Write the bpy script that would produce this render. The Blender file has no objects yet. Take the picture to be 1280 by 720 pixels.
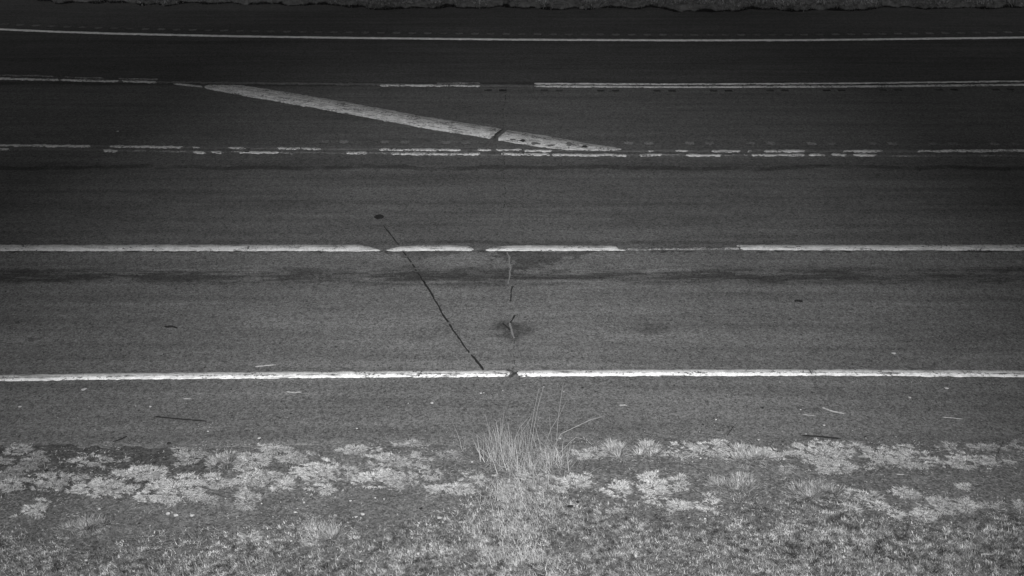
import bpy, bmesh, math, random
import numpy as np
from mathutils import Vector

random.seed(7)
rng = np.random.default_rng(7)
SC = bpy.context.scene
COL = SC.collection

# ------------------------------------------------------------------ camera
F_PX = 1300.0                      # focal length in pixels of a 1280 wide frame
PITCH = math.atan(690.0 / F_PX)    # camera looks down at the road from a bank
CAM_H = 6.24
cam = bpy.data.objects.new('camera', bpy.data.cameras.new('camera'))
COL.objects.link(cam)
cam.location = (0, 0, CAM_H)
cam.rotation_euler = (math.pi / 2 - PITCH, 0, 0)
cam.data.sensor_width = 36
cam.data.lens = 36 * F_PX / 1280
cam.data.clip_end = 2000
SC.camera = cam

# ------------------------------------------------------------------ sky and sun
SUN_EL, SUN_AZ = math.radians(42), math.radians(181)   # veiled sun behind the camera, through a gap in added, unseen trees
world = bpy.data.worlds.new('World'); SC.world = world
world.use_nodes = True
wn, wl = world.node_tree.nodes, world.node_tree.links
wn.clear()
sky = wn.new('ShaderNodeTexSky'); sky.sky_type = 'NISHITA'; sky.sun_disc = False
sky.sun_elevation = SUN_EL; sky.sun_rotation = SUN_AZ
sky.air_density = 1.0; sky.dust_density = 3.0
bw = wn.new('ShaderNodeRGBToBW')     # the photograph is monochrome
bg = wn.new('ShaderNodeBackground'); bg.inputs['Strength'].default_value = 0.05
wo = wn.new('ShaderNodeOutputWorld')
wl.new(sky.outputs[0], bw.inputs[0]); wl.new(bw.outputs[0], bg.inputs[0]); wl.new(bg.outputs[0], wo.inputs[0])

sl = bpy.data.lights.new('sun', 'SUN'); sl.energy = 4.5; sl.angle = math.radians(18); sl.color = (1, 1, 1)
sun = bpy.data.objects.new('sun', sl); COL.objects.link(sun)
sd = Vector((math.sin(SUN_AZ) * math.cos(SUN_EL), math.cos(SUN_AZ) * math.cos(SUN_EL), math.sin(SUN_EL)))
sun.rotation_euler = sd.to_track_quat('Z', 'Y').to_euler()
sun.location = sd * 60

vs = SC.view_settings
vs.view_transform = 'Standard'; vs.look = 'None'; vs.exposure = 0.22; vs.gamma = 1.0
vs.use_curve_mapping = False

# ------------------------------------------------------------------ helpers
CT, ST = math.cos(PITCH), math.sin(PITCH)
def P(px, py, z=0.0):
    """point of the plane at height z seen at photograph pixel (px, py)"""
    u = (px - 640.0) / F_PX; v = (py - 360.0) / F_PX
    dy = CT - v * ST; dz = -ST - v * CT
    t = (CAM_H - z) / -dz
    return Vector((u * t, dy * t, z))
def PN(px, py):
    u = (np.asarray(px, float) - 640.0) / F_PX; v = (np.asarray(py, float) - 360.0) / F_PX
    dy = CT - v * ST; dz = -ST - v * CT
    t = CAM_H / -dz
    return u * t, dy * t
def pxm(py):                       # pixels per metre across, at image row py
    x0, _ = PN(0.0, py); x1, _ = PN(1280.0, py)
    return 1280.0 / float(x1 - x0)
def pym(py):                       # pixels per metre in depth, at image row py
    _, a = PN(640.0, py - .5); _, b = PN(640.0, py + .5)
    return 1.0 / float(a - b)

def tag(o, label=None, cat=None, group=None, kind=None):
    if label: o['label'] = label
    if cat: o['category'] = cat
    if group: o['group'] = group
    if kind: o['kind'] = kind
    return o
def link(name, me, mat=None, parent=None):
    o = bpy.data.objects.new(name, me); COL.objects.link(o)
    if mat and me is not None and not me.materials: me.materials.append(mat)
    if parent: o.parent = parent
    return o
def mesh_np(name, co, tris, tone=None, smooth=False):
    """mesh from numpy arrays: co (n,3), tris (m,3)"""
    me = bpy.data.meshes.new(name)
    co = np.ascontiguousarray(co, np.float32); tris = np.ascontiguousarray(tris, np.int32)
    me.vertices.add(len(co)); me.vertices.foreach_set('co', co.ravel())
    me.loops.add(tris.size); me.loops.foreach_set('vertex_index', tris.ravel())
    me.polygons.add(len(tris))
    me.polygons.foreach_set('loop_start', np.arange(0, tris.size, 3, dtype=np.int32))
    me.polygons.foreach_set('loop_total', np.full(len(tris), 3, np.int32))
    if smooth: me.polygons.foreach_set('use_smooth', np.ones(len(tris), bool))
    if tone is not None:
        a = me.attributes.new('tone', 'FLOAT', 'POINT')
        a.data.foreach_set('value', np.ascontiguousarray(tone, np.float32))
    me.update(calc_edges=True)
    return me

class VN:                          # smooth value noise for outlines and relief
    def __init__(s, seed): s.t = np.random.default_rng(seed).random((256, 256))
    def __call__(s, x, y):
        x = np.asarray(x, float); y = np.asarray(y, float)
        xi = np.floor(x).astype(int); yi = np.floor(y).astype(int)
        fx = x - xi; fy = y - yi
        fx = fx * fx * (3 - 2 * fx); fy = fy * fy * (3 - 2 * fy)
        g = lambda a, b: s.t[a % 256, b % 256]
        return (g(xi, yi) * (1 - fx) + g(xi + 1, yi) * fx) * (1 - fy) + (g(xi, yi + 1) * (1 - fx) + g(xi + 1, yi + 1) * fx) * fy
n1, n2, n3 = VN(1), VN(2), VN(3)

# ------------------------------------------------------------------ materials
class NB:
    """tiny node-expression builder"""
    def __init__(s, name):
        s.m = bpy.data.materials.new(name); s.m.use_nodes = True
        s.t = s.m.node_tree; s.N = s.t.nodes; s.L = s.t.links
        s.b = s.N['Principled BSDF']
        s.b.inputs['Roughness'].default_value = .9
        s.b.inputs['Specular IOR Level'].default_value = .15
        s._co = s.N.new('ShaderNodeTexCoord').outputs['Object']
    def put(s, sock, v):
        if hasattr(v, 'is_output') or isinstance(v, bpy.types.NodeSocket): s.L.new(v, sock)
        else: sock.default_value = v
    def math(s, op, a, b=0.0, c=None, clamp=False):
        n = s.N.new('ShaderNodeMath'); n.operation = op; n.use_clamp = clamp
        s.put(n.inputs[0], a); s.put(n.inputs[1], b)
        if c is not None: s.put(n.inputs[2], c)
        return n.outputs[0]
    def add(s, a, b): return s.math('ADD', a, b)
    def sub(s, a, b): return s.math('SUBTRACT', a, b)
    def mul(s, a, b): return s.math('MULTIPLY', a, b)
    def ramp(s, v, a, b, c=0.0, d=1.0, smooth=True):
        n = s.N.new('ShaderNodeMapRange'); n.interpolation_type = 'SMOOTHSTEP' if smooth else 'LINEAR'
        s.put(n.inputs['Value'], v); n.inputs['From Min'].default_value = a; n.inputs['From Max'].default_value = b
        n.inputs['To Min'].default_value = c; n.inputs['To Max'].default_value = d
        return n.outputs[0]
    def co(s, scale=(1, 1, 1), off=(0, 0, 0)):
        n = s.N.new('ShaderNodeMapping'); s.L.new(s._co, n.inputs['Vector'])
        n.inputs['Scale'].default_value = scale; n.inputs['Location'].default_value = off
        return n.outputs[0]
    def noise(s, scale, detail=2.0, vec=None, rough=.5):
        n = s.N.new('ShaderNodeTexNoise'); n.inputs['Scale'].default_value = scale
        n.inputs['Detail'].default_value = detail; n.inputs['Roughness'].default_value = rough
        s.L.new(vec if vec is not None else s._co, n.inputs['Vector'])
        return n.outputs[0]
    def cells(s, scale, vec=None):
        n = s.N.new('ShaderNodeTexVoronoi'); n.inputs['Scale'].default_value = scale
        s.L.new(vec if vec is not None else s._co, n.inputs['Vector'])
        q = s.N.new('ShaderNodeSeparateColor'); s.L.new(n.outputs['Color'], q.inputs[0])
        return q.outputs[0], n.outputs['Distance']
    def xyz(s):
        q = s.N.new('ShaderNodeSeparateXYZ'); s.L.new(s._co, q.inputs[0]); return q.outputs
    def attr(s, name):
        n = s.N.new('ShaderNodeAttribute'); n.attribute_name = name; return n.outputs['Fac']
    def mix(s, f, a, b):
        return s.add(s.mul(a, s.sub(1.0, f)), s.mul(b, f))
    def color(s, v):
        c = s.N.new('ShaderNodeCombineColor')
        for i in range(3): s.put(c.inputs[i], v)
        s.L.new(c.outputs[0], s.b.inputs['Base Color'])
    def bump(s, h, strength, dist):
        n = s.N.new('ShaderNodeBump'); n.inputs['Strength'].default_value = strength; n.inputs['Distance'].default_value = dist
        s.L.new(h, n.inputs['Height']); s.L.new(n.outputs[0], s.b.inputs['Normal'])

def Y(py): return float(PN(640.0, py)[1])

def grain(n):
    """aggregate grain of old asphalt, about 1 on average"""
    c1, _ = n.cells(48.0); c2, _ = n.cells(95.0); c0_, _ = n.cells(24.0, n.co((1, .8, 1)))
    g = n.add(n.ramp(c1, 0, 1, .68, 1.32, False), n.ramp(c2, 0, 1, -.36, .36, False))
    g = n.add(g, n.ramp(c0_, 0, 1, -.10, .10, False))
    sp = n.noise(14.0, 4.0, rough=.75)
    g = n.add(g, n.ramp(sp, .3, .7, -.12, .12, False))
    c3, d3 = n.cells(20.0)
    pale = n.mul(n.ramp(c3, .93, .96, 0, 1), n.ramp(d3, .10, .22, 1, 0))
    g = n.add(g, n.mul(pale, .9))
    c4, d4 = n.cells(15.0, n.co((1, 1, 1), (3.3, 1.7, 0)))
    dark = n.mul(n.ramp(c4, .90, .95, 0, 1), n.ramp(d4, .12, .3, 1, 0))
    return n.math('MAXIMUM', n.sub(g, n.mul(dark, .5)), .15)

def asphalt():
    n = NB('asphalt')
    x, y, z = n.xyz()
    wob = n.ramp(n.noise(1.3, 4.0), .3, .7, -.07, .07, False)
    yy = n.add(y, wob)
    # each lane was laid and worn on its own: tone by lane
    t = n.ramp(yy, Y(476) - .1, Y(470) + .1, .120, .122)
    t = n.add(t, n.ramp(yy, Y(316), Y(306), 0, -.030))
    t = n.add(t, n.ramp(yy, Y(208), Y(204), 0, .004))
    t = n.add(t, n.ramp(yy, Y(112), Y(104), 0, -.034))
    t = n.add(t, n.ramp(yy, Y(50), Y(46), 0, -.001))
    g = grain(n)
    v = n.mul(t, g)
    # lengthwise drag marks of traffic
    st = n.noise(1.0, 4.0, n.co((.22, 5.0, 1)), .6)
    v = n.mul(v, n.ramp(st, .3, .7, .80, 1.2, False))
    bl = n.noise(.9, 5.0, n.co((.6, 1.4, 1)), .6)
    v = n.mul(v, n.ramp(bl, .3, .7, .88, 1.12, False))
    def band(y0, y1, soft, amt, ns):
        """dark tyre band between two image rows, broken up along the road"""
        a = n.mul(n.ramp(yy, Y(y1) - soft, Y(y1) + soft), n.ramp(yy, Y(y0) - soft, Y(y0) + soft, 1, 0))
        br = n.noise(1.0, 6.0, n.co((1.3, 8.5, 1), (ns, ns, 0)), .72)
        return n.mul(n.mul(a, n.ramp(br, .40, .58, .05, 1)), amt)
    dk = band(334, 355, .12, .47, 1.0)
    dk = n.add(dk, band(341, 350, .06, .22, 21.0))
    dk = n.add(dk, band(362, 376, .16, .10, 4.0))
    dk = n.add(dk, band(392, 418, .25, .09, 7.0))
    dk = n.add(dk, band(250, 262, .3, .14, 9.0))
    dk = n.add(dk, band(70, 84, .5, .12, 11.0))
    dk = n.add(dk, band(14, 20, .6, .25, 13.0))
    def blot(px, py, rx, ry, amt, slant=0.0, edge=.35, ns=0.0):
        """one oil or tar stain on the lane"""
        c = P(px, py); RX = rx / pxm(py); RY = ry / pym(py)
        w1 = n.ramp(n.noise(3.2, 4.0, n.co((1, 2, 1), (ns, 5 + ns, 0))), .25, .75, -.55, .55, False)
        ex = n.sub(x, c.x); ey = n.sub(y, c.y)
        ex = n.add(ex, n.mul(ey, slant))
        a = n.mul(ex, 1 / RX); b = n.mul(ey, 1 / RY)
        r = n.add(n.math('SQRT', n.add(n.mul(a, a), n.mul(b, b))), w1)
        return n.mul(n.ramp(r, 1 - edge, 1 + edge, 1, 0), amt)
    for args in [(640, 411, 22, 13, .46, 0, .5, 1), (810, 411, 22, 6, .34, 0, .6, 2), (520, 346, 46, 12, .16, 0, .5, 3),
                 (600, 346, 44, 13, .26, 0, .5, 4), (530, 409, 40, 8, .08, 0, .6, 6), (60, 345, 70, 8, .24, 0, .5, 8),
                 (215, 346, 40, 6, .26, 0, .5, 9), (1000, 345, 130, 9, .16, 0, .6, 10), (527, 424, 9, 3, .2, 0, .6, 12),
                 (40, 424, 8, 2.5, .35, 0, .5, 13)]:
        dk = n.add(dk, blot(*args))
    # two wedges of darker, newer tar just under the lane line
    def wedge(x0, x1, x2, py0, py1, amt):
        a = P(x0, py0); b = P(x1, py1); c = P(x2, py0)
        ex = n.add(x, n.ramp(n.noise(5.0, 5.0, rough=.7), .3, .7, -.28, .28, False))
        top = n.ramp(yy, a.y - .02, a.y + .05, 1, 0)
        # lower edge falls from (x0) to x1 then climbs to x2
        s1 = n.math('DIVIDE', n.sub(ex, a.x), b.x - a.x); s2 = n.math('DIVIDE', n.sub(c.x, ex), c.x - b.x)
        dep = n.math('MINIMUM', n.math('MINIMUM', s1, s2), 1.0)
        dep = n.mul(n.math('MAXIMUM', dep, 0.0), a.y - b.y)
        dep = n.add(dep, n.ramp(n.noise(9.0, 4.0), .3, .7, -.05, .05, False))
        low = n.sub(y, n.sub(a.y, dep))
        return n.mul(n.mul(top, n.ramp(low, -.03, .05)), amt)
    dk = n.add(dk, wedge(484, 512, 575, 315, 328, .36))
    dk = n.add(dk, wedge(618, 646, 745, 315, 341, .46))
    # joint lines
    def joint(py, w, amt, ns, x0=-99., x1=99.):
        wv = n.ramp(n.noise(.9, 5.0, n.co((1, .4, 1), (ns, 0, 0)), .6), .3, .7, -.10, .10, False)
        d = n.math('ABSOLUTE', n.sub(n.add(y, wv), Y(py)))
        br = n.ramp(n.noise(2.2, 3.0, n.co((1, 1, 1), (ns * 3, 2, 0))), .3, .5, .35, 1)
        lim = n.mul(n.ramp(x, x0 - .3, x0 + .3), n.ramp(x, x1 - .3, x1 + .3, 1, 0))
        return n.mul(n.mul(n.mul(n.ramp(d, w * .4, w, 1, 0), br), amt), lim)
    dk = n.add(dk, joint(209.5, .12, .46, 2.0))
    dk = n.add(dk, joint(203, .16, .12, 5.0))
    dk = n.add(dk, joint(304.2, .075, .26, 6.0, P(440, 304).x, P(990, 304).x))
    dk = n.add(dk, joint(104.5, .12, .30, 8.0))
    dk = n.add(dk, joint(52.5, .2, .22, 9.0))
    dk = n.math('MINIMUM', dk, .62)
    v = n.mul(v, n.sub(1.0, dk))
    n.color(v)
    n.bump(n.cells(48.0)[0], .35, .004)
    return n.m
M_ROAD = asphalt()

def simple_asphalt(name, base, contrast=1.0):
    n = NB(name); n.color(n.mul(grain(n), base)); return n.m
def milled(name, base, around, w, h):
    """hollow milled in old asphalt: worn pale in the middle, each a little different"""
    n = NB(name); x, y, z = n.xyz()
    oi_ = n.N.new('ShaderNodeObjectInfo'); rnd = oi_.outputs['Random']
    off = n.N.new('ShaderNodeVectorMath'); off.operation = 'ADD'
    c = n.N.new('ShaderNodeCombineXYZ'); n.L.new(n.mul(rnd, 57.0), c.inputs[0]); n.L.new(n.mul(rnd, 31.0), c.inputs[1])
    n.L.new(n._co, off.inputs[0]); n.L.new(c.outputs[0], off.inputs[1])
    wv = n.ramp(n.noise(14.0, 4.0, off.outputs[0]), .3, .7, -.5, .5, False)
    a = n.mul(x, 2 / w); b = n.mul(y, 2 / h)
    r = n.add(n.math('SQRT', n.add(n.mul(a, a), n.mul(b, b))), wv)
    f = n.mul(n.ramp(r, .95, 1.5, 1, 0), n.ramp(rnd, 0, 1, .45, 1.0, False))
    n._co = off.outputs[0]
    edge_shade = n.mul(n.ramp(n.add(b, wv), -.6, -1.1), .5)  # shaded near side of the hollow, painted into its colour
    g = grain(n); n.color(n.mul(n.mul(n.mix(f, around, base), n.sub(1.0, edge_shade)), g)); return n.m
M_GROOVE = milled('milled_asphalt', .185, .094, .17, .14)
M_INGROOVE = milled('milled_asphalt_inner', .018, .080, .17, .10)
M_FARGROOVE = milled('milled_asphalt_far', .14, .055, .2, .18)

def paint(name, base, wear, streak=0.0, under=.10, ang=0.0):
    n = NB(name)
    x, y, z = n.xyz()
    ca, sa = math.cos(ang), math.sin(ang)
    cv = n.N.new('ShaderNodeCombineXYZ')          # coordinates along and across the coat
    n.L.new(n.mul(n.add(n.mul(x, ca), n.mul(y, sa)), 2.2), cv.inputs[0])
    n.L.new(n.mul(n.sub(n.mul(y, ca), n.mul(x, sa)), 24.0), cv.inputs[1])
    v = n.mul(n.ramp(n.noise(7.0, 4.0), .3, .7, .80, 1.12, False), base)
    v = n.mul(v, n.ramp(n.cells(50.0)[0], 0, 1, .82, 1.12, False))
    w = n.noise(24.0, 5.0, rough=.75)
    big = n.ramp(n.noise(2.6, 3.0, n.co((1, 2, 1))), .35, .65, -.08, .08, False)
    f = n.ramp(n.add(w, big), wear - .04, wear + .04, 1, 0)       # 1 where the paint has gone
    if streak:
        s2 = n.noise(1.0, 5.0, cv.outputs[0], .7)
        f = n.math('MAXIMUM', f, n.ramp(s2, streak - .03, streak + .03, .75, 0))
    n.color(n.mix(f, v, n.mul(grain(n), under)))
    n.b.inputs['Roughness'].default_value = .75
    return n.m
def heading(a, b):
    p, q = P(*a), P(*b); return math.atan2(q.y - p.y, q.x - p.x)
M_EDGE = paint('edge_line_paint', .78, .385, .40)
M_LANE = paint('lane_line_paint', .56, .40, .42)
M_CENTRE = paint('centre_line_paint', .68, .44, .39)
M_FADED = paint('faded_line_paint', .36, .52, .46)
M_STRIPE = paint('stripe_paint', .62, .42, .455, ang=heading((336, 118), (612, 166)))
M_GHOST = paint('ghost_paint', .17, .50, .50)
M_FARLINE = paint('far_line_paint', .80, .33)

def simple_asphalt(name, base):
    n = NB(name); n.color(n.mul(grain(n), base)); return n.m
def flat(name, base, var=.25, scale=40.0, rough=.9):
    n = NB(name); n.color(n.mul(n.ramp(n.noise(scale, 4.0), .3, .7, 1 - var, 1 + var, False), base))
    n.b.inputs['Roughness'].default_value = rough; return n.m
M_TAR = flat('tar', .018, .3)
M_BARE = simple_asphalt('bare_asphalt', .05)
M_PALECRACK = flat('dusty_crack_fill', .165, .25)
M_TWIG = flat('dark_twig', .022, .4, 90)
M_STRAW = flat('dry_straw', .31, .25, 60)
M_STONE = flat('pale_stone', .40, .3, 50)
M_DARKSTONE = flat('dark_clod', .030, .4, 50)
M_BARK = flat('bark', .08, .4, 6)

def tonemat(name, base, trans=.0):
    n = NB(name); n.color(n.mul(n.attr('tone'), base)); return n.m
M_MAT = tonemat('mat_leaf', 1.0)
M_GRASS = tonemat('grass_blade', 1.0)
M_GRAVEL = tonemat('gravel_grain', 1.0)

def soil():
    n = NB('soil')
    v = n.ramp(n.noise(22.0, 6.0, rough=.75), .28, .72, .075, .205, False)
    c, d = n.cells(60.0); v = n.mul(v, n.ramp(c, 0, 1, .6, 1.4, False)); v = n.mul(v, n.ramp(n.noise(3.0, 4.0, n.co((1, 1.6, 1)), .65), .3, .7, .82, 1.2, False))
    # earth is darker along the left part of the pavement edge
    x, y, z = n.xyz()
    w = n.ramp(n.noise(1.6, 4.0, n.co((1, 1.8, 1))), .3, .7, -.4, .4, False)
    a = n.ramp(n.add(x, n.mul(w, 3.0)), -2.2, -3.6)
    b = n.mul(n.ramp(n.add(y, n.mul(w, .35)), Y(632), Y(606)), n.ramp(y, Y(556), Y(552), 1, .0))
    left_dark = n.mul(a, b)
    v = n.mul(v, n.sub(1.0, n.mul(left_dark, .42)))
    n.color(v); n.bump(n.noise(35.0, 5.0, rough=.7), .8, .03)
    return n.m
M_SOIL = soil()
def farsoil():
    n = NB('far_soil'); n.color(n.mul(n.ramp(n.noise(5.0, 6.0, rough=.75), .35, .65, .045, .14, False), n.ramp(n.add(n.xyz()[2], n.ramp(n.noise(2.5, 4.0), .3, .7, -.05, .05, False)), .02, .06, .12, 1))); return n.m  # shade under the overhanging sod painted as dark colour low on the bank
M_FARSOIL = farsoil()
def field():
    n = NB('field'); n.color(n.ramp(n.noise(1.2, 6.0, rough=.7), .3, .7, .10, .18, False)); return n.m
M_FIELD = field()

# ------------------------------------------------------------------ the setting
def sheet(name, x0, x1, y0, y1, z, mat):
    me = bpy.data.meshes.new(name)
    me.from_pydata([(x0, y0, z), (x1, y0, z), (x1, y1, z), (x0, y1, z)], [], [(0, 1, 2, 3)])
    o = link(name, me, mat); o['kind'] = 'structure'; return o
sheet('ground', -700, 700, -400, 1000, -.16, M_FIELD)

# image rows of road features as functions of the image column
def curve(pts):
    xs = [p[0] for p in pts]; ys = [p[1] for p in pts]
    return lambda x: np.interp(x, xs, ys)
FAR_EDGE = curve([(-300, 22), (0, 36.6), (67, 39.5), (134, 41.7), (201, 43.3), (302, 45.4), (430, 47.2), (640, 49.4), (855, 50.4), (1000, 50.1), (1065, 49.5), (1280, 46.8), (1600, 39)])
FAR_VERGE = curve([(-300, -10), (0, 1.5), (200, 5.5), (430, 9.5), (640, 12), (855, 13.2), (1065, 12), (1280, 9.5), (1600, 3)])
NEAR_VERGE = curve([(-300, 556), (0, 556), (400, 556), (640, 553), (900, 556), (1280, 557), (1600, 557)])

# grooves milled into the pavement: (column, row centre)
G_W, G_H = 11.0, 5.2
row_mid = [(x, float(np.interp(x, [0, 640, 1280], [174.5, 178.6, 180]))) for p in np.arange(405 - 76.2 * 0, 1500, 76.2) for x in (p, p + 25)]
row_mid = [g for g in row_mid if not (600 < g[0] < 770)]
row_far = [(x, float(FAR_EDGE(x)) - 6.8) for x in np.arange(-210, 1500, 19.6)]
row_inner = [(x, float(np.interp(x, [400, 855, 1280], [112.0, 113.4, 111.6]))) for p in np.arange(610, 1500, 70.5) for x in (p, p + 18.5)]

def groove_strip(rows, gw, gh, y0, y1, verts, faces):
    """flat pavement between world depths y0..y1 with rectangular openings left for the grooves"""
    cells = []
    for px, py in rows:
        a = P(px, py); hw = gw / pxm(py) / 2; hh = gh / pym(py) / 2
        cells.append((a.x - hw, a.x + hw, a.y - hh, a.y + hh))
    cells.sort()
    xs = -150.0
    def q(xa, xb, ya, yb):
        b = len(verts); verts.extend([(xa, ya, 0), (xb, ya, 0), (xb, yb, 0), (xa, yb, 0)]); faces.append((b, b + 1, b + 2, b + 3))
    for xa, xb, ya, yb in cells:
        q(xs, xa, y0, y1); q(xa, xb, y0, ya); q(xa, xb, yb, y1); xs = xb
    q(xs, 150.0, y0, y1)
    return cells
rv, rf = [], []
def plain(y0, y1):
    b = len(rv); rv.extend([(-150, y0, 0), (150, y0, 0), (150, y1, 0), (-150, y1, 0)]); rf.append((b, b + 1, b + 2, b + 3))
yA, yB, yC, yD = Y(188), Y(172), Y(118), Y(109.5)
yE, yF = Y(52), Y(8)
# near pavement edge: ragged, broken asphalt
cx = np.arange(-14, 14.01, .03)
cpx = 640 + cx * pxm(555)
_, ey = PN(np.full_like(cx, 640.0), NEAR_VERGE(cpx))
ey = ey + (n1(cx * 1.3, cx * 0) - .5) * .16 + (n2(cx * 7, cx * 0) - .5) * .06 + (n3(cx * 22, cx * 0) - .5) * .03
b = len(rv)
for i, xx in enumerate(cx):
    rv.append((float(xx), float(ey[i]), 0)); rv.append((float(xx), yA, 0)); rv.append((float(xx), float(ey[i]) - .004, -.06))
for i in range(len(cx) - 1):
    k = b + 3 * i; rf.append((k, k + 3, k + 4, k + 1)); rf.append((k + 2, k + 5, k + 3, k))
for s in (-1, 1):
    b = len(rv); xa, xb = sorted((14.0 * s, 150.0 * s)); e = float(ey[0 if s < 0 else -1])
    if s > 0: xa = float(cx[-1])
    rv.extend([(xa, e, 0), (xb, e, 0), (xb, yA, 0), (xa, yA, 0)]); rf.append((b, b + 1, b + 2, b + 3))
c_mid = groove_strip(row_mid, G_W, G_H, yA, yB, rv, rf)
plain(yB, yC)
c_inn = groove_strip(row_inner, 9.5, 2.6, yC, yD, rv, rf)
plain(yD, yE)
c_far = groove_strip(row_far, 9.5, 3.6, yE, yF, rv, rf)
plain(yF, Y(-6))
me = bpy.data.meshes.new('road'); me.from_pydata(rv, [], rf)
road = link('road', me, M_ROAD); road['kind'] = 'structure'

def groove_mesh(w, h, depth):
    """a milled hollow: rounded along the direction of travel, as a cutter drum leaves it"""
    v, f = [], []
    for k in range(7):
        a = -1 + 2 * k / 6
        z = -depth * (1 - a * a)
        for yy in (-.5, .5): v.append((a * w / 2, yy * h, z))
    for k in range(6): f.append((2 * k, 2 * k + 2, 2 * k + 3, 2 * k + 1))
    for s in (0, 1):                                   # end walls
        base = len(v)
        for k in range(7): v.append((v[2 * k + s][0], v[2 * k + s][1], 0))
        for k in range(6): f.append((2 * k + s, 2 * k + 2 + s, base + k + 1, base + k))
    m = bpy.data.meshes.new('rumble_groove'); m.from_pydata(v, [], f); return m
for cells, depth, mt in ((c_mid, .006, M_GROOVE), (c_inn, .006, M_INGROOVE), (c_far, .006, M_FARGROOVE)):
    for xa, xb, ya, yb in cells:
        o = link('rumble_groove', groove_mesh(xb - xa, yb - ya, depth), mt, road)
        o.location = ((xa + xb) / 2, (ya + yb) / 2, 0)

# ---- painted markings, each its own thin coat on the road
def marking(name, top, bot, mat, label=None, z=.004, jit=.006, step=.02, taper=True):
    """coat of paint: top and bottom outlines in photograph columns and rows"""
    x0 = max(top[0][0], bot[0][0]); x1 = min(top[-1][0], bot[-1][0])
    ft, fb = curve(top), curve(bot)
    ym = float(ft((x0 + x1) / 2))
    nseg = max(6, int((x1 - x0) / pxm(ym) / step))
    nseg = min(nseg, 1500)
    xs = np.linspace(x0, x1, nseg + 1)
    tx, ty = PN(xs, ft(xs)); bx, by = PN(xs, fb(xs))
    sd_ = random.random() * 200
    ph = tx * 1.0
    jt = ((n1(ph * 9 + sd_, ph * 0) - .5) + (n2(ph * 31 + sd_, ph * 0) - .5)) * 2 * jit
    jb = ((n2(ph * 9 + sd_, ph * 0 + 5) - .5) + (n3(ph * 31 + sd_, ph * 0 + 9) - .5)) * 2.6 * jit
    ty = ty + jt; by = by + jb
    w = ty - by
    if taper:
        e = np.minimum(np.arange(nseg + 1), np.arange(nseg, -1, -1)) * (x1 - x0) / nseg / pxm(ym)
        k = np.clip(e / .025, .3, 1); mid = (ty + by) / 2; off = (n3(sd_ + ph, ph * 0) - .5) * w * (1 - k)
        ty = mid + off + w / 2 * k; by = mid + off - w / 2 * k
    by = np.minimum(by, ty - .004)
    m = nseg + 1
    co = np.concatenate([np.stack([tx, ty, np.full(m, z)], 1), np.stack([bx, by, np.full(m, z)], 1),
                         np.stack([tx, ty + .002, np.full(m, .0004)], 1), np.stack([bx, by - .002, np.full(m, .0004)], 1)])
    i = np.arange(nseg); T, B, T2, B2 = i, i + m, i + 2 * m, i + 3 * m
    tr = np.concatenate([np.stack([B, B + 1, T + 1], 1), np.stack([B, T + 1, T], 1),
                         np.stack([T, T + 1, T2 + 1], 1), np.stack([T, T2 + 1, T2], 1),
                         np.stack([B2, B2 + 1, B + 1], 1), np.stack([B2, B + 1, B], 1)])
    o = link(name, mesh_np(name, co, tr), mat, road)
    if label: o['label'] = label
    return o
def bar(name, x0, y0, x1, y1, th, mat, label=None, **k):
    return marking(name, [(x0, y0 - th / 2), (x1, y1 - th / 2)], [(x0, y0 + th / 2), (x1, y1 + th / 2)], mat, label, **k)

# far edge line, one long curved white line
fx = [-300, 0, 67, 134, 201, 302, 430, 640, 855, 1000, 1065, 1280, 1600]
marking('edge_line', [(x, float(FAR_EDGE(x)) - 1.0) for x in fx], [(x, float(FAR_EDGE(x)) + 1.15) for x in fx], M_FARLINE,
        'thin white edge line along the far shoulder', jit=.008, step=.05)
# near edge line, broken where the crack crosses it
near_c = curve([(-300, 480), (0, 472.8), (145, 470.6), (430, 468.2), (640, 467), (855, 465.9), (1065, 466), (1280, 467.5), (1600, 470)])
def near_line(x0, x1, lab):
    pts = [x0] + [x for x in (0, 145, 300, 430, 530, 640, 750, 855, 1065, 1280) if x0 < x < x1] + [x1]
    marking('edge_line', [(x, float(near_c(x)) - 3.7) for x in pts], [(x, float(near_c(x)) + 3.7) for x in pts], M_EDGE, lab, jit=.005)
M_SEAM = paint('worn_seam_paint', .74, .46, .47, under=.14)
def near_seam(x0, x1):
    pts = [x0] + [x for x in (0, 145, 300, 430, 530, 640, 750, 855, 1065, 1280) if x0 < x < x1] + [x1]
    marking('worn_seam', [(x, float(near_c(x)) - .35) for x in pts], [(x, float(near_c(x)) + .65) for x in pts], M_SEAM, z=.0062, jit=.006)
near_seam(-300, 635); near_seam(648, 1600)
near_line(-300, 637, 'bright white edge line left of the crack')
near_line(646.5, 1600, 'bright white edge line right of the crack')
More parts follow.
